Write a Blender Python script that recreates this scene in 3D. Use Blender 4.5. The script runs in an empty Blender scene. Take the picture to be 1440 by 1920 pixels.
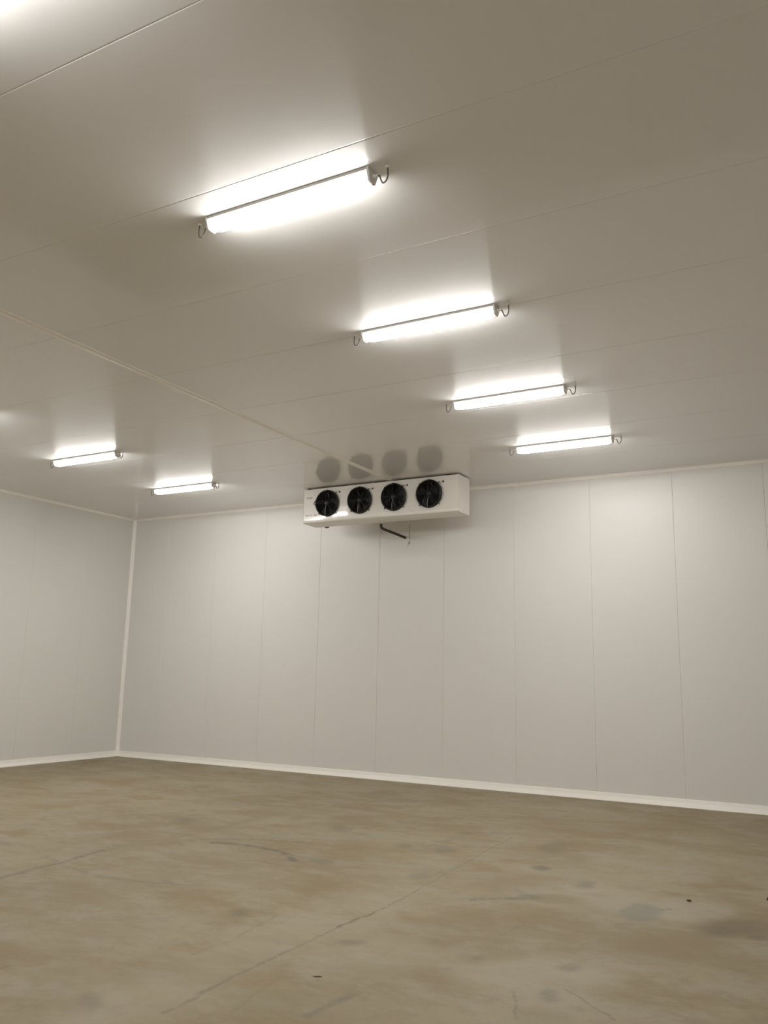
import bpy, bmesh, math, random
import numpy as np
from mathutils import Vector, Matrix
random.seed(4)
scene = bpy.context.scene
C = scene.collection

# ------------------------------------------------------------ camera, light, exposure
H = 4.455                      # ceiling height (m)
XR, YF = 13.3, -14.8           # right wall, wall behind the camera
cam = bpy.data.cameras.new('camera')
cam.sensor_fit = 'HORIZONTAL'; cam.sensor_width = 36.0; cam.lens = 39.285
cam.clip_start = 0.05; cam.clip_end = 100
co = bpy.data.objects.new('camera', cam); C.objects.link(co)
R_ = Vector((0.87449, 0.484616, 0.02039)); U_ = Vector((0.074249, -0.175286, 0.981714)); F_ = Vector((-0.479328, 0.856984, 0.189268))
m = Matrix.Identity(4)
for i in range(3):
    m[i][0] = R_[i]; m[i][1] = U_[i]; m[i][2] = -F_[i]
m.translation = (12.137, -11.734, 1.6)
co.matrix_world = m
scene.camera = co

w = bpy.data.worlds.new('world'); scene.world = w; w.use_nodes = True
w.node_tree.nodes['Background'].inputs[0].default_value = (0, 0, 0, 1)
w.node_tree.nodes['Background'].inputs[1].default_value = 0.0
LAMP = 124.0                    # radiance of a lit diffuser
LAMP_COL = (1.0, 0.982, 0.945)
vs = scene.view_settings
scene.display_settings.display_device = 'sRGB'
vs.view_transform = 'Standard'; vs.look = 'None'; vs.gamma = 1.0; vs.use_curve_mapping = False
vs.exposure = 0.0
scene.cycles.max_bounces = 12; scene.cycles.diffuse_bounces = 8; scene.cycles.glossy_bounces = 5
scene.cycles.sample_clamp_indirect = 8.0
scene.cycles.caustics_reflective = True

# ------------------------------------------------------------ materials
def mat(name, col, rough=0.5, metal=0.0, spec=0.5, tangent=None, aniso=0.0, noise=0.0, nscale=6.0, coat=0.0, coat_rough=0.1):
    mt = bpy.data.materials.new(name); mt.use_nodes = True
    nt = mt.node_tree; b = nt.nodes['Principled BSDF']
    b.inputs['Base Color'].default_value = (*col, 1)
    b.inputs['Roughness'].default_value = rough
    b.inputs['Metallic'].default_value = metal
    b.inputs['Specular IOR Level'].default_value = spec
    b.inputs['Coat Weight'].default_value = coat; b.inputs['Coat Roughness'].default_value = coat_rough
    if tangent:
        cx = nt.nodes.new('ShaderNodeCombineXYZ')
        for i in range(3): cx.inputs[i].default_value = tangent[i]
        nt.links.new(cx.outputs[0], b.inputs['Tangent'])
        b.inputs['Anisotropic'].default_value = aniso
    if noise:
        tc = nt.nodes.new('ShaderNodeTexCoord'); nz = nt.nodes.new('ShaderNodeTexNoise')
        nz.inputs['Scale'].default_value = nscale; nz.inputs['Detail'].default_value = 4
        nt.links.new(tc.outputs['Object'], nz.inputs['Vector'])
        mx = nt.nodes.new('ShaderNodeMix'); mx.data_type = 'RGBA'
        mx.inputs[6].default_value = (*[c * (1 - noise) for c in col], 1)
        mx.inputs[7].default_value = (*[min(1, c * (1 + noise)) for c in col], 1)
        nt.links.new(nz.outputs['Fac'], mx.inputs[0]); nt.links.new(mx.outputs[2], b.inputs['Base Color'])
    return mt

def mat_emit(name, col, strength):
    mt = bpy.data.materials.new(name); mt.use_nodes = True
    b = mt.node_tree.nodes['Principled BSDF']
    b.inputs['Base Color'].default_value = (0.8, 0.8, 0.78, 1)
    b.inputs['Emission Color'].default_value = (*col, 1)
    # a tube behind the diffuser: brightest straight down, dimmer on the upright sides
    nt = mt.node_tree
    g = nt.nodes.new('ShaderNodeNewGeometry'); sp = nt.nodes.new('ShaderNodeSeparateXYZ'); nt.links.new(g.outputs['Normal'], sp.inputs[0])
    mr = nt.nodes.new('ShaderNodeMapRange'); nt.links.new(sp.outputs[2], mr.inputs[0])
    mr.inputs[1].default_value = 0.0; mr.inputs[2].default_value = -1.0; mr.inputs[3].default_value = strength * 0.085; mr.inputs[4].default_value = strength
    nt.links.new(mr.outputs[0], b.inputs['Emission Strength'])
    return mt

M = {}
M['ceiling'] = mat('ceiling_panel_paint', (0.82, 0.81, 0.805), 0.36, tangent=(0, 1, 0), aniso=0.9, noise=0.015, nscale=1.5, coat=1.0, coat_rough=0.09)
M['wall_back'] = mat('back_wall_panel_paint', (0.74, 0.725, 0.70), 0.40, tangent=(1, 0, 0), aniso=0.6, noise=0.012, nscale=1.2)
M['wall_side'] = mat('side_wall_panel_paint', (0.73, 0.725, 0.695), 0.40, tangent=(0, 1, 0), aniso=0.6, noise=0.012, nscale=1.2)
M['trim'] = mat('cream_trim', (0.93, 0.895, 0.86), 0.45, noise=0.02)
M['skirting'] = mat('skirting_plastic', (0.86, 0.83, 0.78), 0.4, noise=0.02)
M['unit'] = mat('unit_paint', (0.78, 0.745, 0.70), 0.30, spec=0.5, noise=0.01, coat=0.9, coat_rough=0.05)
M['tray'] = mat('drip_tray_paint', (0.86, 0.83, 0.78), 0.35, noise=0.01)
M['black'] = mat('fan_black', (0.007, 0.007, 0.007), 0.42, noise=0.1)
M['blade'] = mat('fan_blade_black', (0.007, 0.007, 0.007), 0.4, noise=0.1)
M['guard'] = mat('guard_wire_black', (0.010, 0.010, 0.010), 0.4, noise=0.05)
M['motor'] = mat('motor_dark_grey', (0.015, 0.015, 0.016), 0.4, noise=0.1)
M['dark_metal'] = mat('dark_bracket', (0.07, 0.065, 0.06), 0.45, metal=0.3, noise=0.1)
M['grey_cable'] = mat('grey_cable', (0.16, 0.145, 0.135), 0.45, noise=0.05)
M['cable_light'] = mat('pale_grey_cable', (0.33, 0.31, 0.29), 0.5, noise=0.05)
M['lamp_grey'] = mat('lamp_housing', (0.78, 0.755, 0.75), 0.45, noise=0.03)
M['lamp_tray'] = mat('lamp_tray', (0.42, 0.395, 0.37), 0.5, noise=0.03)
M['silicone'] = mat('white_sealant', (0.82, 0.80, 0.77), 0.5, noise=0.03)
M['foam'] = mat('pipe_insulation', (0.040, 0.034, 0.027), 0.7, noise=0.3, nscale=40)
M['ink'] = mat('grey_ink', (0.22, 0.21, 0.20), 0.5, noise=0.05)
M['scrap'] = mat('dry_scrap', (0.075, 0.052, 0.025), 0.8, noise=0.4, nscale=60)
M['lamp'] = mat_emit('lit_diffuser', LAMP_COL, LAMP)

# ---- floor: worn concrete with scuffs and stains at their own places
LINES = [
 ([(6.7, -5.19), (6.9, -5.11), (7.14, -5.1), (7.48, -5.15), (7.78, -5.39)],0.050,0.5,"g"),
 ([(6.5, -5.11), (6.89, -4.86), (7.44, -4.67)],0.053,0.25,"g"),
 ([(6.28, -7.17), (6.23, -6.84), (6.23, -6.58), (6.13, -6.03)],0.044,0.35,"g"),
 ([(6.13, -6.03), (6.14, -5.58), (6.27, -4.84), (6.21, -3.69)],0.114,0.28,"b"),
 ([(5.93, -6.46), (6.35, -6.62), (6.87, -6.7), (7.35, -6.62), (7.66, -6.49)],0.039,0.22,"g"),
 ([(9.15, -8.42), (9.14, -8.18), (9.11, -7.85), (9.12, -7.38)],0.019,0.33,"g"),
 ([(9.12, -7.38), (9.11, -6.77), (9.14, -6.41), (9.13, -5.92), (9.06, -5.03), (8.96, -3.26)],0.012,0.28,"g"),
 ([(9.11, -6.81), (9.12, -6.62), (9.14, -6.41)],0.023,0.4,"r"),
 ([(8.69, -7.72), (8.72, -7.41), (8.62, -6.8)],0.018,0.2,"b"),
 ([(6.9, -5.77), (6.99, -5.56)],0.083,0.25,"b"),
 ([(9.56, -5.7), (9.8, -5.51), (9.96, -5.4)],0.052,0.35,"g"),
 ([(10.8, -5.21), (10.85, -5.17)],0.023,0.4,"g"),
 ([(10.06, -6.41), (10.09, -6.05)],0.012,0.2,"g"),
 ([(10.46, -7.27), (10.55, -7.47), (10.59, -7.59)],0.012,0.25,"g"),
 ([(10.68, -7.09), (10.86, -7.23), (11.0, -7.35)],0.012,0.25,"g"),
 ([(9.44, -8.35), (9.37, -8.05), (9.33, -7.72)],0.016,0.25,"b"),
 ([(9.74, -8.09), (9.76, -7.92), (9.78, -7.75)],0.036,0.3,"g"),
 ([(7.98, -8.44), (7.99, -8.4)],0.034,0.35,"g"),
 ([(8.48, -4.24), (8.49, -3.25), (8.88, -3.04)],0.073,0.15,"g"),
]
BAND = [(8.99, -8.44), (8.98, -8.2), (8.95, -7.87), (8.96, -7.4), (8.95, -6.79), (8.98, -6.43), (8.97, -5.94), (8.9, -5.05)]
BLOBS=[
 (8.27,-4.27,0.100,0.070,1.816,0.4,"g"),
 (9.68,-4.42,0.090,0.076,1.396,0.55,"g"),
 (9.92,-5.46,0.110,0.074,-2.394,0.35,"g"),
 (10.10,-5.38,0.179,0.116,-2.270,0.4,"b"),
 (10.68,-5.34,0.215,0.130,1.584,0.45,"w"),
 (10.65,-5.75,0.095,0.063,1.571,0.35,"b"),
 (8.89,-5.31,0.126,0.094,1.672,0.35,"g"),
 (8.98,-5.05,0.055,0.025,1.830,0.35,"g"),
 (9.34,-7.05,0.082,0.062,-2.062,0.4,"g"),
 (7.94,-5.28,0.100,0.100,1.489,0.3,"g"),
 (8.41,-6.90,0.082,0.062,2.650,0.3,"g"),
 (10.19,-4.78,0.127,0.076,1.649,0.3,"g"),
 (11.33,-5.35,0.285,0.165,-2.174,0.45,"d"),
 (11.47,-5.53,0.080,0.050,-2.159,0.4,"d"),
 (10.59,-7.21,0.076,0.045,1.945,0.35,"g"),
 (8.65,-4.18,0.198,0.093,1.948,0.25,"g"),
 (9.49,-3.53,0.349,0.104,1.866,0.2,"g"),
 (10.59,-6.77,0.064,0.044,-2.166,0.3,"g"),
 (10.11,-6.89,0.045,0.031,-2.546,0.3,"g"),
 (10.04,-7.15,0.030,0.020,-2.034,0.3,"g"),
 (5.70,-4.49,0.263,0.120,2.369,0.25,"g"),
 (5.21,-6.33,0.113,0.063,2.769,0.3,"g"),
 (7.28,-3.93,0.175,0.121,2.046,0.25,"g"),
 (8.28,-6.62,0.044,0.034,2.704,0.2,"g"),
 (7.43,-6.59,0.052,0.032,2.749,0.35,"g"),
 (8.72,-8.54,0.122,0.055,2.497,0.22,"g"),
 (8.21,-8.57,0.043,0.021,2.462,0.3,"b"),
 (8.05,-8.07,0.101,0.069,-2.951,0.25,"b"),
 (8.63,-8.07,0.462,0.300,-2.717,0.18,"b"),
 (10.93,-6.04,0.478,0.306,-2.211,0.42,"b"),
 (9.73,-6.14,0.222,0.168,-2.292,0.32,"b"),
 (9.53,-1.92,1.166,0.597,-2.355,0.12,"b"),
 (10.37,-5.14,0.517,0.346,-2.193,0.34,"L"),
 (10.99,-5.07,0.405,0.254,-2.128,0.34,"L"),
 (9.57,-7.15,0.429,0.351,-2.434,0.34,"L"),
 (10.47,-6.99,0.456,0.278,-2.448,0.34,"L"),
 (8.81,-5.30,0.424,0.343,1.775,0.18,"L"),
 (10.34,-3.77,0.598,0.398,1.303,0.15,"L"),
 (7.78,-6.00,0.376,0.312,-2.671,0.12,"L"),
 (9.39,-5.12,0.410,0.320,-2.106,0.14,"b"),
 (11.08,-2.10,0.738,0.288,1.557,0.15,"b"),
 (10.66,-7.51,0.159,0.118,-2.255,0.3,"o"),
 (9.52,-8.03,0.236,0.196,-2.848,0.3,"o"),
]

KEYCOL = {'g': (0.120, 0.115, 0.095), 'b': (0.225, 0.170, 0.095), 'r': (0.17, 0.095, 0.06), 'w': (0.205, 0.200, 0.175),
          'd': (0.115, 0.092, 0.062), 'L': (0.375, 0.34, 0.262), 'o': (0.215, 0.200, 0.110)}
def floor_material():
    mt = bpy.data.materials.new('worn_concrete'); mt.use_nodes = True
    nt = mt.node_tree; L = nt.links; b = nt.nodes['Principled BSDF']
    def N(t, **k):
        n = nt.nodes.new(t)
        for a, v in k.items(): setattr(n, a, v)
        return n
    def setin(n, i, v):
        if hasattr(v, 'is_linked') or hasattr(v, 'node'): L.new(v, n.inputs[i])
        else: n.inputs[i].default_value = v
    def VM(op, a, b_=None, out=0):
        n = N('ShaderNodeVectorMath', operation=op); setin(n, 0, a)
        if b_ is not None:
            if op == 'SCALE': setin(n, 3, b_)
            else: setin(n, 1, b_)
        return n.outputs[1] if op in ('DOT_PRODUCT', 'LENGTH') else n.outputs[0]
    def MA(op, a, b_=0.0, clamp=False):
        n = N('ShaderNodeMath', operation=op, use_clamp=clamp); setin(n, 0, a); setin(n, 1, b_); return n.outputs[0]
    def noise(vec, scale, detail=6.0, rough=0.6):
        n = N('ShaderNodeTexNoise'); setin(n, 'Vector', vec)
        n.inputs['Scale'].default_value = scale; n.inputs['Detail'].default_value = detail; n.inputs['Roughness'].default_value = rough
        return n
    def ramp(v, lo, hi):
        n = N('ShaderNodeMapRange', interpolation_type='SMOOTHSTEP'); setin(n, 0, v)
        n.inputs[1].default_value = lo; n.inputs[2].default_value = hi; n.inputs[3].default_value = 0; n.inputs[4].default_value = 1
        return n.outputs[0]
    def mix(f, c1, c2):
        n = N('ShaderNodeMix', data_type='RGBA'); setin(n, 0, f)
        for i, c in ((6, c1), (7, c2)):
            if isinstance(c, tuple): n.inputs[i].default_value = (*c, 1)
            else: L.new(c, n.inputs[i])
        return n.outputs[2]
    P = N('ShaderNodeNewGeometry').outputs['Position']
    mp = N('ShaderNodeMapping'); L.new(P, mp.inputs[0]); mp.inputs['Rotation'].default_value = (0, 0, math.radians(-32)); mp.inputs['Scale'].default_value = (0.75, 1.15, 1)
    S = mp.outputs[0]
    n1 = noise(S, 0.75, 7, 0.62); n2 = noise(S, 2.6, 6, 0.65); n3 = noise(P, 9.0, 5, 0.7); n4 = noise(P, 42.0, 3, 0.6)
    col = mix(ramp(n1.outputs[0], 0.36, 0.64), BASE_A, BASE_B)
    col = mix(MA('MULTIPLY', ramp(n2.outputs[0], 0.42, 0.64), 0.75), col, BASE_C)
    n5 = noise(VM('ADD', S, (7.3, 2.1, 0)), 1.5, 7, 0.68)
    col = mix(MA('MULTIPLY', ramp(n5.outputs[0], 0.48, 0.66), 0.8), col, BASE_D)
    col = mix(MA('MULTIPLY', ramp(n3.outputs[0], 0.48, 0.72), 0.38), col, (0.20, 0.172, 0.125))
    col = mix(MA('MULTIPLY', ramp(n4.outputs[0], 0.52, 0.78), 0.22), col, (0.20, 0.18, 0.14))
    # warped position for ragged outlines
    wv = VM('SUBTRACT', noise(P, 5.5, 7, 0.72).outputs[1], (0.5, 0.5, 0.5))
    PL = VM('MULTIPLY', VM('ADD', P, VM('SCALE', wv, 0.09)), (1, 1, 0))
    patch = ramp(n3.outputs[0], 0.30, 0.55)
    acc = {}
    # stains: mask values stored on the floor mesh
    for nm, keys in (('stain_a', 'Lob'), ('stain_b', 'wgd')):
        at = N('ShaderNodeAttribute', attribute_type='GEOMETRY', attribute_name=nm)
        se = N('ShaderNodeSeparateColor'); L.new(at.outputs['Color'], se.inputs[0])
        for i, k in enumerate(keys): acc[k] = se.outputs[i]
    for pts, wd, st, k in LINES:
        dm = None
        for (ax, ay), (bx, by) in zip(pts, pts[1:]):
            l2 = (bx - ax) ** 2 + (by - ay) ** 2
            pa = VM('SUBTRACT', PL, (ax, ay, 0))
            t = MA('MULTIPLY', VM('DOT_PRODUCT', pa, ((bx - ax) / l2, (by - ay) / l2, 0)), 1.0, True)
            d = VM('LENGTH', VM('SUBTRACT', pa, VM('SCALE', (bx - ax, by - ay, 0), t)))
            dm = d if dm is None else MA('MINIMUM', dm, d)
        f = MA('MULTIPLY', MA('MULTIPLY', ramp(dm, wd * 1.25, wd * 0.1), min(1.0, st * 1.5)), patch)
        acc[k] = f if k not in acc else MA('MAXIMUM', acc[k], f)
    for k in 'LobwgrD d'.replace(' ', '').replace('D', ''):
        if k in acc: col = mix(acc[k], col, KEYCOL[k])
    L.new(col, b.inputs['Base Color'])
    rr = N('ShaderNodeMapRange'); L.new(n2.outputs[0], rr.inputs[0]); rr.inputs[3].default_value = 0.5; rr.inputs[4].default_value = 0.75
    L.new(rr.outputs[0], b.inputs['Roughness']); b.inputs['Specular IOR Level'].default_value = 0.35
    bp = N('ShaderNodeBump'); bp.inputs['Strength'].default_value = 0.12; bp.inputs['Distance'].default_value = 0.01
    L.new(n3.outputs[0], bp.inputs['Height']); L.new(bp.outputs[0], b.inputs['Normal'])
    return mt
BASE_A, BASE_B, BASE_C, BASE_D = (0.248, 0.196, 0.116), (0.308, 0.260, 0.172), (0.318, 0.280, 0.206), (0.235, 0.176, 0.093)
M['floor'] = floor_material()

# ------------------------------------------------------------ mesh helpers
def obj(name, bm, m, parent=None, smooth=False, loc=None):
    bmesh.ops.recalc_face_normals(bm, faces=bm.faces)
    me = bpy.data.meshes.new(name); bm.to_mesh(me); bm.free()
    me.materials.append(m)
    if smooth:
        me.polygons.foreach_set('use_smooth', [True] * len(me.polygons))
        me.set_sharp_from_angle(angle=math.radians(40))
    o = bpy.data.objects.new(name, me); C.objects.link(o)
    if parent: o.parent = parent
    if loc: o.location = loc
    return o
def struct(name, bm, m, smooth=False):
    o = obj(name, bm, m, None, smooth); o['kind'] = 'structure'; return o
def tag(o, label, cat, group=None):
    o['label'] = label; o['category'] = cat
    if group: o['group'] = group
    return o
def empty(name, loc):
    o = bpy.data.objects.new(name, None); o.empty_display_size = 0.1; C.objects.link(o); o.location = loc; return o
def box(bm, lo, hi, bev=0.0, seg=2):
    t = bmesh.new(); bmesh.ops.create_cube(t, size=1)
    for v in t.verts: v.co = Vector([(lo[i] + hi[i]) / 2 + v.co[i] * (hi[i] - lo[i]) for i in range(3)])
    if bev: bmesh.ops.bevel(t, geom=list(t.edges), offset=bev, segments=seg, profile=0.5, affect='EDGES')
    merge(bm, t)
def merge(bm, t):
    me = bpy.data.meshes.new('tmp'); t.to_mesh(me); t.free(); bm.from_mesh(me); bpy.data.meshes.remove(me)
def extrude(bm, prof, axis, a, b, closed=True, cap=True):
    """profile of 2-D points swept along an axis (0: (y,z) along x, 1: (x,z) along y, 2: (x,y) along z)"""
    def pt(p, t):
        return {0: (t, p[0], p[1]), 1: (p[0], t, p[1]), 2: (p[0], p[1], t)}[axis]
    A = [bm.verts.new(pt(p, a)) for p in prof]; B = [bm.verts.new(pt(p, b)) for p in prof]
    n = len(prof)
    for i in range(n if closed else n - 1):
        j = (i + 1) % n; bm.faces.new((A[i], A[j], B[j], B[i]))
    if cap and closed: bm.faces.new(A); bm.faces.new(B[::-1])
def smooth_path(pts, n=8):
    P = [Vector(p) for p in pts]; out = []
    for i in range(len(P) - 1):
        p0 = P[max(i - 1, 0)]; p1 = P[i]; p2 = P[i + 1]; p3 = P[min(i + 2, len(P) - 1)]
        for k in range(n):
            t = k / n
            out.append(0.5 * ((2 * p1) + (p2 - p0) * t + (2 * p0 - 5 * p1 + 4 * p2 - p3) * t * t + (3 * p1 - p0 - 3 * p2 + p3) * t ** 3))
    out.append(P[-1]); return out
def tube(bm, pts, r, seg=8, cap=True, closed=False):
    P = [Vector(p) for p in pts]; rings = []; n = len(P); up = None
    for i, p in enumerate(P):
        if closed: d = (P[(i + 1) % n] - P[i - 1]).normalized()
        else: d = (P[min(i + 1, n - 1)] - P[max(i - 1, 0)]).normalized()
        if up is None:
            up = Vector((0, 0, 1)) if abs(d.z) < 0.9 else Vector((1, 0, 0))
        a = d.cross(up).normalized(); b_ = a.cross(d).normalized(); up = b_
        rr = r[i] if isinstance(r, (list, tuple)) else r
        rings.append([bm.verts.new(p + a * math.cos(2 * math.pi * k / seg) * rr + b_ * math.sin(2 * math.pi * k / seg) * rr) for k in range(seg)])
    for i in range(n if closed else n - 1):
        A = rings[i]; B = rings[(i + 1) % n]
        for k in range(seg): bm.faces.new((A[k], A[(k + 1) % seg], B[(k + 1) % seg], B[k]))
    if cap and not closed: bm.faces.new(rings[0][::-1]); bm.faces.new(rings[-1])
def lathe(bm, prof, centre, axis, seg=40, closed=False):
    """profile [(radius, distance along axis)] turned round axis through centre"""
    ax = Vector(axis).normalized(); t = Vector((0, 0, 1)) if abs(ax.z) < 0.9 else Vector((1, 0, 0))
    u = ax.cross(t).normalized(); v = ax.cross(u); c = Vector(centre); rings = []
    for r, h in prof:
        if r < 1e-6: rings.append([bm.verts.new(c + ax * h)])
        else: rings.append([bm.verts.new(c + ax * h + (u * math.cos(2 * math.pi * k / seg) + v * math.sin(2 * math.pi * k / seg)) * r) for k in range(seg)])
    m_ = len(rings)
    for i in range(m_ if closed else m_ - 1):
        A, B = rings[i], rings[(i + 1) % m_]
        if len(A) == 1 and len(B) == 1: continue
        for k in range(seg):
            k2 = (k + 1) % seg
            if len(A) == 1: bm.faces.new((A[0], B[k2], B[k]))
            elif len(B) == 1: bm.faces.new((A[k], A[k2], B[0]))
            else: bm.faces.new((A[k], A[k2], B[k2], B[k]))

# ------------------------------------------------------------ room shell
def floor_slab():
    """slab whose top is a grid fine enough to carry the stain masks"""
    xs = [-0.3] + [1.0 + 0.03 * i for i in range(int(11.6 / 0.03) + 1)] + [XR + 0.3]
    ys = [YF - 0.3] + [-9.6 + 0.03 * i for i in range(int(9.6 / 0.03) + 1)] + [0.3]
    nx, ny = len(xs), len(ys)
    X, Y = np.meshgrid(np.array(xs), np.array(ys), indexing='xy')
    def fbm(seed):   # value noise, several octaves
        out = np.zeros_like(X); amp = 0.5
        rg = np.random.default_rng(seed)
        for f in (1.6, 3.4, 7.0, 14.0, 24.0):
            n = 400; tab = rg.random((n, n))
            u = (X + 20) * f + rg.random() * 9; v = (Y + 20) * f + rg.random() * 9
            iu = np.floor(u).astype(int); iv = np.floor(v).astype(int); fu = u - iu; fv = v - iv
            fu = fu * fu * (3 - 2 * fu); fv = fv * fv * (3 - 2 * fv)
            g = lambda p, q: tab[p % n, q % n]
            out += amp * ((g(iu, iv) * (1 - fu) + g(iu + 1, iv) * fu) * (1 - fv) + (g(iu, iv + 1) * (1 - fu) + g(iu + 1, iv + 1) * fu) * fv - 0.5)
            amp *= 0.62
        return out
    wx, wy, bl = fbm(1), fbm(2), fbm(3)
    def smooth(t): t = np.clip(t, 0, 1); return t * t * (3 - 2 * t)
    acc = {k: np.zeros_like(X) for k in 'Lobwgd'}
    blot = 0.62 + 0.38 * smooth((bl + 0.18) / 0.36)
    for x, y, r1, r2, ang, st, k in BLOBS:
        w_ = 0.13 + 0.95 * min(r1, r2)
        px, py = X + wx * w_ - x, Y + wy * w_ - y
        c, s_ = math.cos(ang), math.sin(ang)
        d = ((px * c + py * s_) / r1) ** 2 + ((-px * s_ + py * c) / r2) ** 2
        lo, hi = (2.0, 0.05) if k != 'w' else (1.5, 0.8)
        acc[k] = np.maximum(acc[k], smooth((d - lo) / (hi - lo)) * min(1.0, st * (1.6 if k != 'w' else 1.4)) * blot)
    bx = np.array([p[0] for p in BAND]); by = np.array([p[1] for p in BAND])   # pale band worn beside the joint
    dist = np.abs(X + wx * 0.25 - np.interp(Y, by, bx))
    ends = smooth((Y + 9.2) / 0.8) * smooth((-3.6 - Y) / 1.6)
    acc['L'] = np.maximum(acc['L'], smooth((0.50 - dist) / 0.45) * 0.38 * ends * blot)
    nv = nx * ny
    top = np.stack([X.ravel(), Y.ravel(), np.zeros(nv)], 1)
    idx = np.arange(nv).reshape(ny, nx)
    quads = np.stack([idx[:-1, :-1], idx[:-1, 1:], idx[1:, 1:], idx[1:, :-1]], -1).reshape(-1, 4)
    lo = np.array([[xs[0], ys[0], -0.2], [xs[-1], ys[0], -0.2], [xs[-1], ys[-1], -0.2], [xs[0], ys[-1], -0.2]])
    faces = quads.tolist()
    edge = [idx[0, :].tolist(), idx[:, -1].tolist(), idx[-1, ::-1].tolist(), idx[::-1, 0].tolist()]
    for i in range(4): faces.append(edge[i][::-1] + [nv + i, nv + (i + 1) % 4])
    faces.append([nv + 3, nv + 2, nv + 1, nv])
    me = bpy.data.meshes.new('floor'); me.from_pydata(np.vstack([top, lo]).tolist(), [], faces); me.update()
    for nm, keys in (('stain_a', 'Lob'), ('stain_b', 'wgd')):
        at = me.attributes.new(nm, 'FLOAT_COLOR', 'POINT')
        arr = np.zeros((nv + 4, 4), dtype=np.float32); arr[:, 3] = 1
        for i, k in enumerate(keys): arr[:nv, i] = acc[k].ravel()
        at.data.foreach_set('color', arr.ravel())
    me.materials.append(M['floor'])
    o = bpy.data.objects.new('floor', me); C.objects.link(o); o['kind'] = 'structure'
floor_slab()
def panel_profile(lo, hi, seams, groove, depth, out):
    """inner face of a row of panels with V-grooves at the seams; 'out' = direction of the room's outside (+1/-1), face at 0"""
    pr = [(lo, 0)]
    for s in seams:
        pr.append((s - groove * 0.6, 0.0))
        for k in range(13):
            u = k / 12
            pr.append((s + (u - 0.5) * groove, out * depth * 0.5 * (1 - math.cos(2 * math.pi * u))))
        pr.append((s + groove * 0.6, 0.0))
    pr += [(hi, 0)]
    return pr
# ceiling: panels run along x, seams every 1.16 m
seams = sorted([-14.02, -12.86, -11.71, -10.55, -9.39, -8.225, -7.065, -5.92, -4.715, -3.58, -2.437, -1.285, -0.135])
bm = bmesh.new()
pr = [(y, H + z) for y, z in panel_profile(YF - 0.2, 0.2, seams, 0.014, 0.0018, 1)] + [(0.2, H + 0.12), (YF - 0.2, H + 0.12)]
extrude(bm, pr, 0, -0.2, XR + 0.2); struct('ceiling', bm, M['ceiling'], True)
# back wall: vertical panels
ws = [4.363 - 1.15 * k for k in (1, 2, 3)] + [4.363 + 1.148 * k for k in range(8)]
ws = sorted(x for x in ws if 0.2 < x < XR - 0.2)
bm = bmesh.new()
pr = [(x, z) for x, z in panel_profile(-0.2, XR + 0.2, ws, 0.010, 0.0060, 1)] + [(XR + 0.2, 0.12), (-0.2, 0.12)]
extrude(bm, pr, 2, 0, H); struct('wall_back', bm, M['wall_back'], True)
sl = [-1.10 - 1.15 * k for k in range(12)]
bm = bmesh.new()
pr = [(z, y) for y, z in panel_profile(YF - 0.2, 0.0, sorted(sl), 0.010, 0.0060, -1)] + [(-0.12, 0.0), (-0.12, YF - 0.2)]
extrude(bm, pr, 2, 0, H); struct('wall_left', bm, M['wall_side'], True)
bm = bmesh.new()
pr = [(XR + z, y) for y, z in panel_profile(YF - 0.2, 0.0, sorted(sl), 0.010, 0.0060, 1)] + [(XR + 0.12, 0.0), (XR + 0.12, YF - 0.2)]
extrude(bm, pr, 2, 0, H); struct('wall_right', bm, M['wall_side'], True)
bm = bmesh.new(); box(bm, (-0.2, YF - 0.12, 0), (XR + 0.2, YF, H)); struct('wall_front', bm, M['wall_back'])

# ceiling joint strip (flat cover profile) from the back wall towards the camera
SX = 6.215
bm = bmesh.new()
pr = [(SX - 0.045, H), (SX - 0.043, H - 0.004), (SX - 0.020, H - 0.007), (SX, H - 0.008), (SX + 0.020, H - 0.007), (SX + 0.043, H - 0.004), (SX + 0.045, H)]
extrude(bm, pr, 1, YF, 0.0); struct('trim_1', bm, M['trim'], True)
# coves: corner, ceiling edges
def cove(r, n=6):
    """concave quarter profile between two faces meeting at (0,0), room in +,+"""
    t = 0.004
    pts = [(0, 0), (r, 0), (r, t)]
    for k in range(1, n):
        a = k / n * math.pi / 2
        pts.append((r - (r - t) * math.sin(a) * 0.72 , t + (r - t) * (1 - math.cos(a)) * 0.72 + (r - t) * 0.28 * (k / n)))
    pts += [(t, r), (0, r)]
    return [(a, b) for a, b in pts]
cv = cove(0.05)
bm = bmesh.new(); extrude(bm, [(a, -b) for a, b in cv], 2, 0.0, H); struct('trim_2', bm, M['trim'], True)
cv = cove(0.042)
bm = bmesh.new(); extrude(bm, [(-a, H - b) for a, b in cv], 0, 0.0, XR); struct('trim_3', bm, M['trim'], True)
bm = bmesh.new(); extrude(bm, [(a, H - b) for a, b in cv], 1, YF, 0.0); struct('trim_4', bm, M['trim'], True)
bm = bmesh.new(); extrude(bm, [(XR - a, -b) for a, b in cove(0.05)], 2, 0.0, H); struct('trim_5', bm, M['trim'], True)
bm = bmesh.new(); extrude(bm, [(XR - a, H - b) for a, b in cv], 1, YF, 0.0); struct('trim_6', bm, M['trim'], True)
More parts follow.
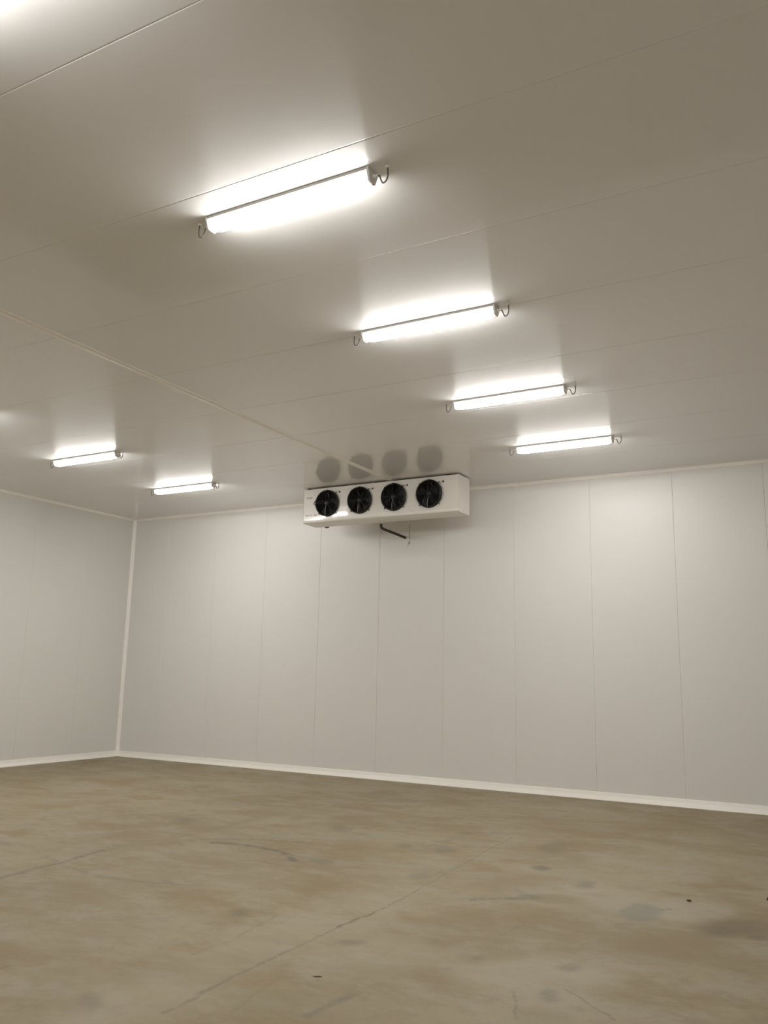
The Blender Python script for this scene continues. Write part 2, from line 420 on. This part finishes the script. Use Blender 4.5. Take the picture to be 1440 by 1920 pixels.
# skirting with a sloped foot
sk = [(0, 0), (0.070, 0), (0.070, 0.005), (0.048, 0.022), (0.026, 0.045), (0.016, 0.058), (0.014, 0.092), (0.010, 0.098), (0, 0.098)]
bm = bmesh.new(); extrude(bm, [(-a, b) for a, b in sk], 0, 0.0, XR); struct('baseboard_back', bm, M['skirting'], True)
bm = bmesh.new(); extrude(bm, [(a, b) for a, b in sk], 1, YF, 0.0); struct('baseboard_left', bm, M['skirting'], True)
bm = bmesh.new(); extrude(bm, [(XR - a, b) for a, b in sk], 1, YF, 0.0); struct('baseboard_right', bm, M['skirting'], True)

# ------------------------------------------------------------ ceiling lights
def make_light(length):
    hl = length / 2
    t = empty('ceiling_light', (0, 0, H))
    bm = bmesh.new(); box(bm, (-hl, -0.057, -0.019), (hl, 0.057, 0.0), 0.002); obj('base_tray', bm, M['lamp_tray'], t)
    # diffuser: rounded trough, rounded ends
    bm = bmesh.new(); prof = []
    for k in range(15):
        a = math.pi * k / 14; prof.append((0.046 * math.cos(a), -0.044 - 0.046 * math.sin(a) ** 0.85))
    prof = [(0.042, -0.0195)] + prof + [(-0.042, -0.0195)]
    e = [(0.006 + 0.085 * (1 - math.cos(q)), 0.25 + 0.75 * math.sin(q)) for q in [math.pi / 2 * k / 9 for k in range(10)]]
    ends = [(-hl + d, f) for d, f in e] + [(hl - d, f) for d, f in e[::-1]]
    rings = []
    for x, s in ends:
        rings.append([bm.verts.new((x, p[0] * (0.70 + 0.30 * s), -0.0195 + (p[1] + 0.0195) * (0.50 + 0.50 * s))) for p in prof])
    for A, B in zip(rings, rings[1:]):
        for k in range(len(prof)):
            j = (k + 1) % len(prof); bm.faces.new((A[k], A[j], B[j], B[k]))
    bm.faces.new(rings[0]); bm.faces.new(rings[-1][::-1])
    obj('diffuser', bm, M['lamp'], t, True)
    for s in (-1, 1):
        bm = bmesh.new()
        pf = [(-0.056, 0.0), (0.056, 0.0), (0.055, -0.024), (0.034, -0.074), (0.026, -0.080), (-0.026, -0.080), (-0.034, -0.074), (-0.055, -0.024)]
        extrude(bm, pf, 0, s * (hl - 0.004), s * (hl + 0.012))
        bmesh.ops.bevel(bm, geom=list(bm.edges), offset=0.003, segments=2, affect='EDGES')
        obj('end_cap', bm, M['lamp_grey'], t)
        bm = bmesh.new()
        pth = smooth_path([(s * (hl + 0.040), 0, -0.040), (s * (hl + 0.056), 0, -0.048), (s * (hl + 0.066), 0, -0.075), (s * (hl + 0.080), -0.002, -0.098), (s * (hl + 0.100), -0.003, -0.092),
                           (s * (hl + 0.110), 0, -0.062), (s * (hl + 0.109), 0, -0.025), (s * (hl + 0.106), 0, 0.0)], 6)
        tube(bm, pth, 0.0048, 8); c = obj('cable', bm, M['grey_cable'], t, True)
        bm = bmesh.new(); lathe(bm, [(0, 0.011), (0.014, 0.011), (0.014, 0.026), (0.009, 0.030), (0.007, 0.046), (0, 0.046)], (s * hl, 0, -0.040), (s, 0, 0), 12)
        obj('cable_gland', bm, M['silicone'], c, True)
        bm = bmesh.new(); lathe(bm, [(0, -0.010), (0.006, -0.010), (0.011, -0.004), (0.015, 0.0), (0, 0.0)], (s * (hl + 0.106), 0, 0), (0, 0, 1), 12)
        obj('sealant_plug', bm, M['silicone'], c, True)
    return t
def copy_tree(o, parent=None):
    c = o.copy(); C.objects.link(c)
    if parent: c.parent = parent
    for ch in list(o.children): copy_tree(ch, c)
    return c
LIGHTS = [  # x centre, y centre, label
    (9.300, -7.955, 'lit white tube light in the right row, largest and nearest of those in view'),
    (9.270, -5.940, 'lit white tube light in the right row, second from the camera'),
    (9.205, -3.915, 'lit white tube light, third from the camera in the right row'),
    (9.180, -1.940, 'lit white tube light in the right row, closest to the back wall'),
    (3.075, -3.965, 'lit white tube light in the left row, nearer the left edge of view'),
    (3.025, -1.945, 'lit white tube light in the left row, closest to the back corner'),
    (3.085, -5.985, 'lit white tube light in the left row, just outside the left edge of view'),
    (9.320, -9.985, 'lit white tube light in the right row, almost above the camera, out of view'),
    (3.10, -7.99, 'lit white tube light in the left row, fourth out from the back wall'),
    (3.10, -10.0, 'lit white tube light in the left row, fifth out from the back wall'),
]
proto = make_light(1.185)
for i, (x, y, lab) in enumerate(LIGHTS):
    o = proto if i == 0 else copy_tree(proto)
    o.location = (x, y, H)
    tag(o, lab, 'ceiling light', 'tube lights under the cold room ceiling')

# ------------------------------------------------------------ evaporator (air cooler)
EX0, EX1, EY0, EY1, EZ0, EZ1 = 4.655, 7.343, -0.970, -0.615, 3.930, 4.435
ev = empty('evaporator', (6.0, -0.79, EZ0))
tag(ev, 'long white air cooler with four black fans hung under the ceiling at the back wall', 'air cooler')
def loc(v): return Vector(v) - Vector((6.0, -0.79, EZ0))
def eobj(name, bm, m, parent=ev, smooth=False):
    # world-coordinate meshes: shift into the evaporator's frame
    for v in bm.verts:   # front plate leans out a little at the top
        k = max(0.0, min(1.0, (EY1 - v.co.y) / (EY1 - EY0)))
        v.co.y -= (0.020 + 0.026 * max(0.0, min(1.0, (v.co.x - EX0) / 0.42)) ** 2) * max(0.0, v.co.z - EZ0) * k
        v.co -= Vector((6.0, -0.79, EZ0))
    return obj(name, bm, m, parent, smooth)
FANS = [5.112, 5.700, 6.289, 6.877]; FZ = 4.188; FR = 0.200
# casing: front plate with four round openings, then box behind
bm = bmesh.new()
rect = [(EX0, EZ0), (EX1, EZ0), (EX1, EZ1), (EX0, EZ1)]
def front_plate(bm, y):
    """front face as quads around each round opening"""
    xs = [EX0, 5.406, 5.9945, 6.583, EX1]; nseg = 48
    for i, fx in enumerate(FANS):
        x0, x1 = xs[i], xs[i + 1]; inner = []; outer = []
        for k in range(nseg):
            a = 2 * math.pi * (k + 0.5) / nseg; c, s = math.cos(a), math.sin(a)
            inner.append(bm.verts.new((fx + c * (FR - 0.012), y, FZ + s * (FR - 0.012))))
            tx = ((x1 - fx) / c if c > 0 else (x0 - fx) / c); tz = ((EZ1 - FZ) / s if s > 0 else (EZ0 - FZ) / s)
            t = min(tx, tz); outer.append([bm.verts.new((fx + c * t, y, FZ + s * t)), 'x' if tx < tz else 'z', c, s])
        for k in range(nseg):
            j = (k + 1) % nseg; o1, o2 = outer[k], outer[j]
            if o1[1] != o2[1]:
                cx = x1 if (o1[2] + o2[2]) > 0 else x0; cz = EZ1 if (o1[3] + o2[3]) > 0 else EZ0
                cv_ = bm.verts.new((cx, y, cz)); bm.faces.new((inner[k], o1[0], cv_, o2[0], inner[j]))
            else: bm.faces.new((inner[k], o1[0], o2[0], inner[j]))
front_plate(bm, EY0)
bmesh.ops.remove_doubles(bm, verts=bm.verts, dist=1e-5)
A = [bm.verts.new((x, EY0, z)) for x, z in rect]; B = [bm.verts.new((x, EY1, z)) for x, z in rect]
for i in range(4):
    j = (i + 1) % 4; bm.faces.new((A[i], A[j], B[j], B[i]))
bm.faces.new(B)
eobj('casing', bm, M['unit'])
# small return flanges along the front edges and end plates
bm = bmesh.new(); box(bm, (EX0 - 0.004, EY0 - 0.004, EZ0 - 0.002), (EX0 + 0.000, EY1 + 0.006, EZ1 + 0.002), 0.001)
eobj('end_plate', bm, M['unit'])
bm = bmesh.new(); box(bm, (EX1, EY0 - 0.004, EZ0 - 0.036), (EX1 + 0.004, EY1 + 0.008, EZ1 + 0.002), 0.001)
eobj('end_plate', bm, M['unit'])
# drip tray below: rounded front lip
bm = bmesh.new()
pr = [(EY0 - 0.003, EZ0 + 0.012), (EY0 - 0.003, EZ0 - 0.016), (EY0 + 0.001, EZ0 - 0.024), (EY0 + 0.010, EZ0 - 0.030), (EY1, EZ0 - 0.038), (EY1 + 0.006, EZ0 - 0.034), (EY1 + 0.006, EZ0 + 0.012)]
extrude(bm, pr, 0, EX0 - 0.002, EX1 - 0.001)
tray = eobj('drip_tray', bm, M['tray'], ev, True)
bm = bmesh.new(); lathe(bm, [(0, 0.0), (0.045, 0.0), (0.042, -0.012), (0.026, -0.016), (0.024, -0.030), (0, -0.030)], (5.895, -0.655, EZ0 - 0.034), (0, 0, 1), 24)
eobj('drain_socket', bm, M['silicone'], tray, True)
# hanging feet to the ceiling
for x in (4.75, 5.98, 7.18):
    bm = bmesh.new(); box(bm, (x - 0.02, EY0 + 0.004, EZ1 - 0.002), (x + 0.02, EY0 + 0.034, H), 0.001); box(bm, (x - 0.007, EY0 - 0.004, EZ1 - 0.001), (x + 0.007, EY0 + 0.006, EZ1 + 0.012), 0.002)
    eobj('hanging_bracket', bm, M['dark_metal'])
for x in (4.75, 7.18):
    bm = bmesh.new(); box(bm, (x - 0.02, EY1 - 0.05, EZ1 - 0.002), (x + 0.02, EY1 - 0.01, H), 0.001)
    eobj('hanging_bracket', bm, M['dark_metal'])
# screws along the lower front edge
for x in (4.80, 5.40, 5.99, 6.58, 7.22):
    bm = bmesh.new(); lathe(bm, [(0, 0.004), (0.005, 0.003), (0.006, 0.0), (0, 0.0)], (x, EY0 - 0.000, EZ0 + 0.030), (0, -1, 0), 10)
    eobj('screw', bm, M['cable_light'], ev, True)
YG = EY0 - 0.055         # plane of the guard's front
def ring(bm, fx, r, y, rad, n=40, wob=0.0):
    tube(bm, [(fx + math.cos(2 * math.pi * k / n) * r, y, FZ + math.sin(2 * math.pi * k / n) * r) for k in range(n)], rad, 6, closed=True)
for i, fx in enumerate(FANS):
    bm = bmesh.new()   # collar: short duct with rolled lip and dark interior
    lathe(bm, [(FR + 0.008, 0.0), (FR + 0.006, 0.014), (FR - 0.002, 0.020), (FR - 0.004, 0.045), (FR - 0.010, 0.050), (FR - 0.014, 0.045), (FR - 0.014, -0.16), (FR - 0.020, -0.18), (0, -0.18)], (fx, EY0 - 0.001, FZ), (0, -1, 0), 48)
    fan = eobj('fan', bm, M['black'], ev, True)
    bm = bmesh.new()   # wire guard: rings, spokes and eight bends on the rim
    n = 8; pts = []
    for r in (0.03, 0.047, 0.064, 0.081, 0.098, 0.115, 0.132, 0.149, 0.166, 0.183):
        ring(bm, fx, r, YG + 0.012 * (r / 0.2) ** 2, 0.0016, 36)
    ring(bm, fx, FR + 0.004, EY0 - 0.040, 0.003, 48)
    for k in range(n):
        a = math.pi / 4 * k + math.pi / 8 * 0; c, s = math.cos(a), math.sin(a)
        tube(bm, [(fx + c * r, y, FZ + s * r) for r, y in ((0.028, YG - 0.003), (0.14, YG + 0.002), (0.195, YG + 0.011), (0.210, EY0 - 0.030), (0.211, EY0 - 0.004))], 0.0034, 6)
    eobj('guard', bm, M['guard'], fan, True)
    for k in (1, 3, 5, 7):   # mounting clips
        a = math.pi / 4 * k; c, s = math.cos(a), math.sin(a)
        if i == 0 and k == 3:
            continue
        bm = bmesh.new(); tube(bm, [(fx + c * r, y, FZ + s * r) for r, y in ((0.203, EY0 - 0.022), (0.222, EY0 - 0.014), (0.232, EY0 - 0.001))], [0.0065, 0.0060, 0.0075], 8)
        eobj('clip', bm, M['dark_metal'], fan, True)
    bm = bmesh.new()   # motor body and hub cap
    lathe(bm, [(0, 0.036), (0.030, 0.035), (0.040, 0.028), (0.046, 0.010), (0.048, -0.10), (0, -0.10)], (fx, EY0, FZ), (0, -1, 0), 28)
    eobj('motor', bm, M['motor'], fan, True)
    for k in range(5):      # blades
        a0 = 2 * math.pi * k / 5 + 0.35 * i; bm = bmesh.new(); rows = []
        for ri in range(7):
            r = 0.045 + (FR - 0.022 - 0.045) * ri / 6; row = []
            for si in range(6):
                u = si / 5; ang = a0 + (0.25 + 0.62 * u - 0.25) * (1.0 - 0.12 * ri / 6) + 0.30 * (ri / 6) ** 1.5
                row.append((fx + math.cos(ang) * r, EY0 + 0.005 + 0.060 * u - 0.012 * math.sin(u * math.pi), FZ + math.sin(ang) * r))
            rows.append(row)
        f_ = [[bm.verts.new(p) for p in row] for row in rows]; g_ = [[bm.verts.new((p[0], p[1] + 0.004, p[2])) for p in row] for row in rows]
        for ri in range(6):
            for si in range(5):
                bm.faces.new((f_[ri][si], f_[ri][si + 1], f_[ri + 1][si + 1], f_[ri + 1][si])); bm.faces.new((g_[ri][si], g_[ri + 1][si], g_[ri + 1][si + 1], g_[ri][si + 1]))
        for ri in range(6):
            for si in (0, 5): bm.faces.new((f_[ri][si], f_[ri + 1][si], g_[ri + 1][si], g_[ri][si]))
        for si in range(5):
            for ri in (0, 6): bm.faces.new((f_[ri][si], f_[ri][si + 1], g_[ri][si + 1], g_[ri][si]))
        eobj('blade', bm, M['blade'], fan, True)
    bm = bmesh.new()   # pale motor cable hanging down the guard
    tube(bm, smooth_path([(fx + 0.004, YG + 0.012, FZ - 0.035), (fx + 0.002, YG - 0.004, FZ - 0.075), (fx - 0.010, YG - 0.002, FZ - 0.14), (fx - 0.012, YG + 0.010, FZ - 0.198)], 6), 0.0030, 6)
    eobj('motor_cable', bm, M['cable_light'], fan, True)
    gx, gz = fx + 0.222, 4.352
    bm = bmesh.new(); lathe(bm, [(0, 0.012), (0.010, 0.012), (0.013, 0.006), (0.015, 0.0), (0, 0.0)], (gx, EY0, gz), (0, -1, 0), 16)
    g = eobj('grommet', bm, M['black'], ev, True)
    bm = bmesh.new()   # supply cable from the grommet down the rim of the fan
    a = [math.radians(t) for t in (34, 18, 0, -20, -40)]
    tube(bm, smooth_path([(gx, EY0 - 0.010, gz), (gx - 0.022, EY0 - 0.016, gz - 0.010)] + [(fx + math.cos(t) * 0.226, EY0 - 0.010, FZ + math.sin(t) * 0.226) for t in a], 5), 0.0028 if i > 1 else 0.0018, 6)
    eobj('supply_cable', bm, M['cable_light'], g, True)
# pair of pins at the left of the leftmost fan
for dx, dz in ((0.0, 0.0), (0.026, -0.026)):
    bm = bmesh.new(); tube(bm, [(4.925 + dx, EY0 - 0.035, 4.263 + dz), (4.868 + dx, EY0 - 0.030, 4.198 + dz), (4.862 + dx, EY0 - 0.002, 4.190 + dz)], 0.006, 8)
    eobj('hinge_pin', bm, M['dark_metal'], ev, True)
# faint lettering on the left end of the front plate (illegible at this size)
def strokes(x, z, pattern, hgt, st=0.0022):
    bm = bmesh.new()
    for ch in pattern:
        if ch == ' ': x += hgt * 0.55; continue
        h = hgt if ch.isupper() else hgt * 0.70; wd = hgt * 0.50
        G = {'n': [(0, 0, 0, 1), (0, 1, 1, 1), (1, 1, 1, 0)], 'o': [(0, 0, 0, 1), (0, 1, 1, 1), (1, 1, 1, 0), (1, 0, 0, 0)], 'r': [(0, 0, 0, 1), (0, 1, 1, 1)], 'i': [(0.5, 0, 0.5, 1)],
             'e': [(1, 0, 0, 0), (0, 0, 0, 1), (0, 1, 1, 1), (1, 1, 1, 0.5), (1, 0.5, 0, 0.5)], 'u': [(0, 1, 0, 0), (0, 0, 1, 0), (1, 0, 1, 1)]}[ch.lower()]
        for a, b_, c, d in G:
            x0, x1 = sorted((a * wd, c * wd)); z0, z1 = sorted((b_ * h, d * h))
            box(bm, (x + x0 - st, EY0 - 0.0014, z + z0 - st), (x + x1 + st, EY0 + 0.0005, z + z1 + st))
        x += wd + hgt * 0.26
    return bm
eobj('lettering', strokes(4.717, 4.290, 'Onuoer', 0.026), M['ink'])
eobj('lettering', strokes(4.700, 4.008, 'Nuoren OUO', 0.030), M['ink'])
# dark insulated pipe connection behind the lower left edge
bm = bmesh.new(); lathe(bm, [(0, 0.0), (0.05, 0.0), (0.05, -0.09), (0.044, -0.112), (0.028, -0.130), (0, -0.135)], (4.832, EY1 + 0.062, 4.018), (0, 0, 1), 24)
tube(bm, [(4.832, EY1 + 0.062, 3.99), (4.832, EY1 - 0.02, 3.99)], 0.03, 16)
eobj('pipe_connection', bm, M['foam'], ev, True)

# drain pipe: drops from the tray and runs back to the wall
bm = bmesh.new()
tube(bm, smooth_path([(5.895, -0.655, EZ0 - 0.062), (5.895, -0.655, EZ0 - 0.105), (5.899, -0.638, EZ0 - 0.128), (5.910, -0.58, EZ0 - 0.140), (5.955, -0.20, EZ0 - 0.172), (5.978, 0.004, EZ0 - 0.190)], 6), 0.021, 16)
dp = obj('drain_pipe', bm, M['foam'], None, True); tag(dp, 'dark insulated drain pipe bending from under the air cooler to the back wall', 'pipe')
bm = bmesh.new(); lathe(bm, [(0.0, 0.010), (0.024, 0.010), (0.034, 0.006), (0.038, 0.0), (0.0, 0.0)], (5.978, 0, EZ0 - 0.189), (0, -1, 0), 20)
obj('sealant_collar', bm, M['silicone'], dp, True)
# thin wire hanging on the wall beside the pipe
bm = bmesh.new()
tube(bm, smooth_path([(6.047, -0.005, 3.95), (6.049, -0.006, 3.84), (6.050, -0.007, 3.72), (6.049, -0.008, 3.665), (6.036, -0.012, 3.63), (6.026, -0.010, 3.60)], 5), 0.0032, 6)
wr = obj('wire', bm, M['cable_light'], None, True); tag(wr, 'thin grey wire hanging down the back wall beside the drain pipe end', 'wire')
bm = bmesh.new(); lathe(bm, [(0, 0.014), (0.009, 0.007), (0.010, -0.004), (0.006, -0.012), (0, -0.014)], (6.048, -0.010, 3.656), (0, 0, 1), 10)
obj('knot', bm, M['grey_cable'], wr, True)

# ------------------------------------------------------------ scraps on the floor
def scrap(x, y, lx, ly, hz, rot, label, seed):
    rnd = random.Random(seed); bm = bmesh.new(); n = 12; ringA = []; ringB = []
    for k in range(n):
        a = 2 * math.pi * k / n; r = 0.7 + 0.5 * rnd.random()
        px, py = math.cos(a) * lx * r, math.sin(a) * ly * r
        up = 0.35 * hz * rnd.random()
        ringA.append(bm.verts.new((px, py, 0.0015 + up))); ringB.append(bm.verts.new((px * 0.55, py * 0.55, hz * (0.55 + 0.45 * rnd.random()))))
    top = bm.verts.new((0, 0, hz * 0.8)); bot = bm.verts.new((0, 0, 0.0))
    for k in range(n):
        j = (k + 1) % n
        bm.faces.new((ringA[k], ringA[j], ringB[j], ringB[k])); bm.faces.new((ringB[k], ringB[j], top)); bm.faces.new((ringA[j], ringA[k], bot))
    o = obj('floor_scrap', bm, M['scrap'], None, False, (x, y, 0)); o.rotation_euler = (0, 0, rot); tag(o, label, 'debris'); o['kind'] = 'thing'
scrap(10.93, -4.86, 0.021, 0.012, 0.015, 0.5, 'tiny dark curled scrap on the concrete beside the pale patched area', 3)
scrap(11.455, -4.50, 0.038, 0.03, 0.034, 0.4, 'small dark lump on the floor at the right edge of view', 7)
scrap(9.49, -7.63, 0.030, 0.007, 0.005, 0.5, 'small flat brown sliver on the floor in the lower middle', 11)
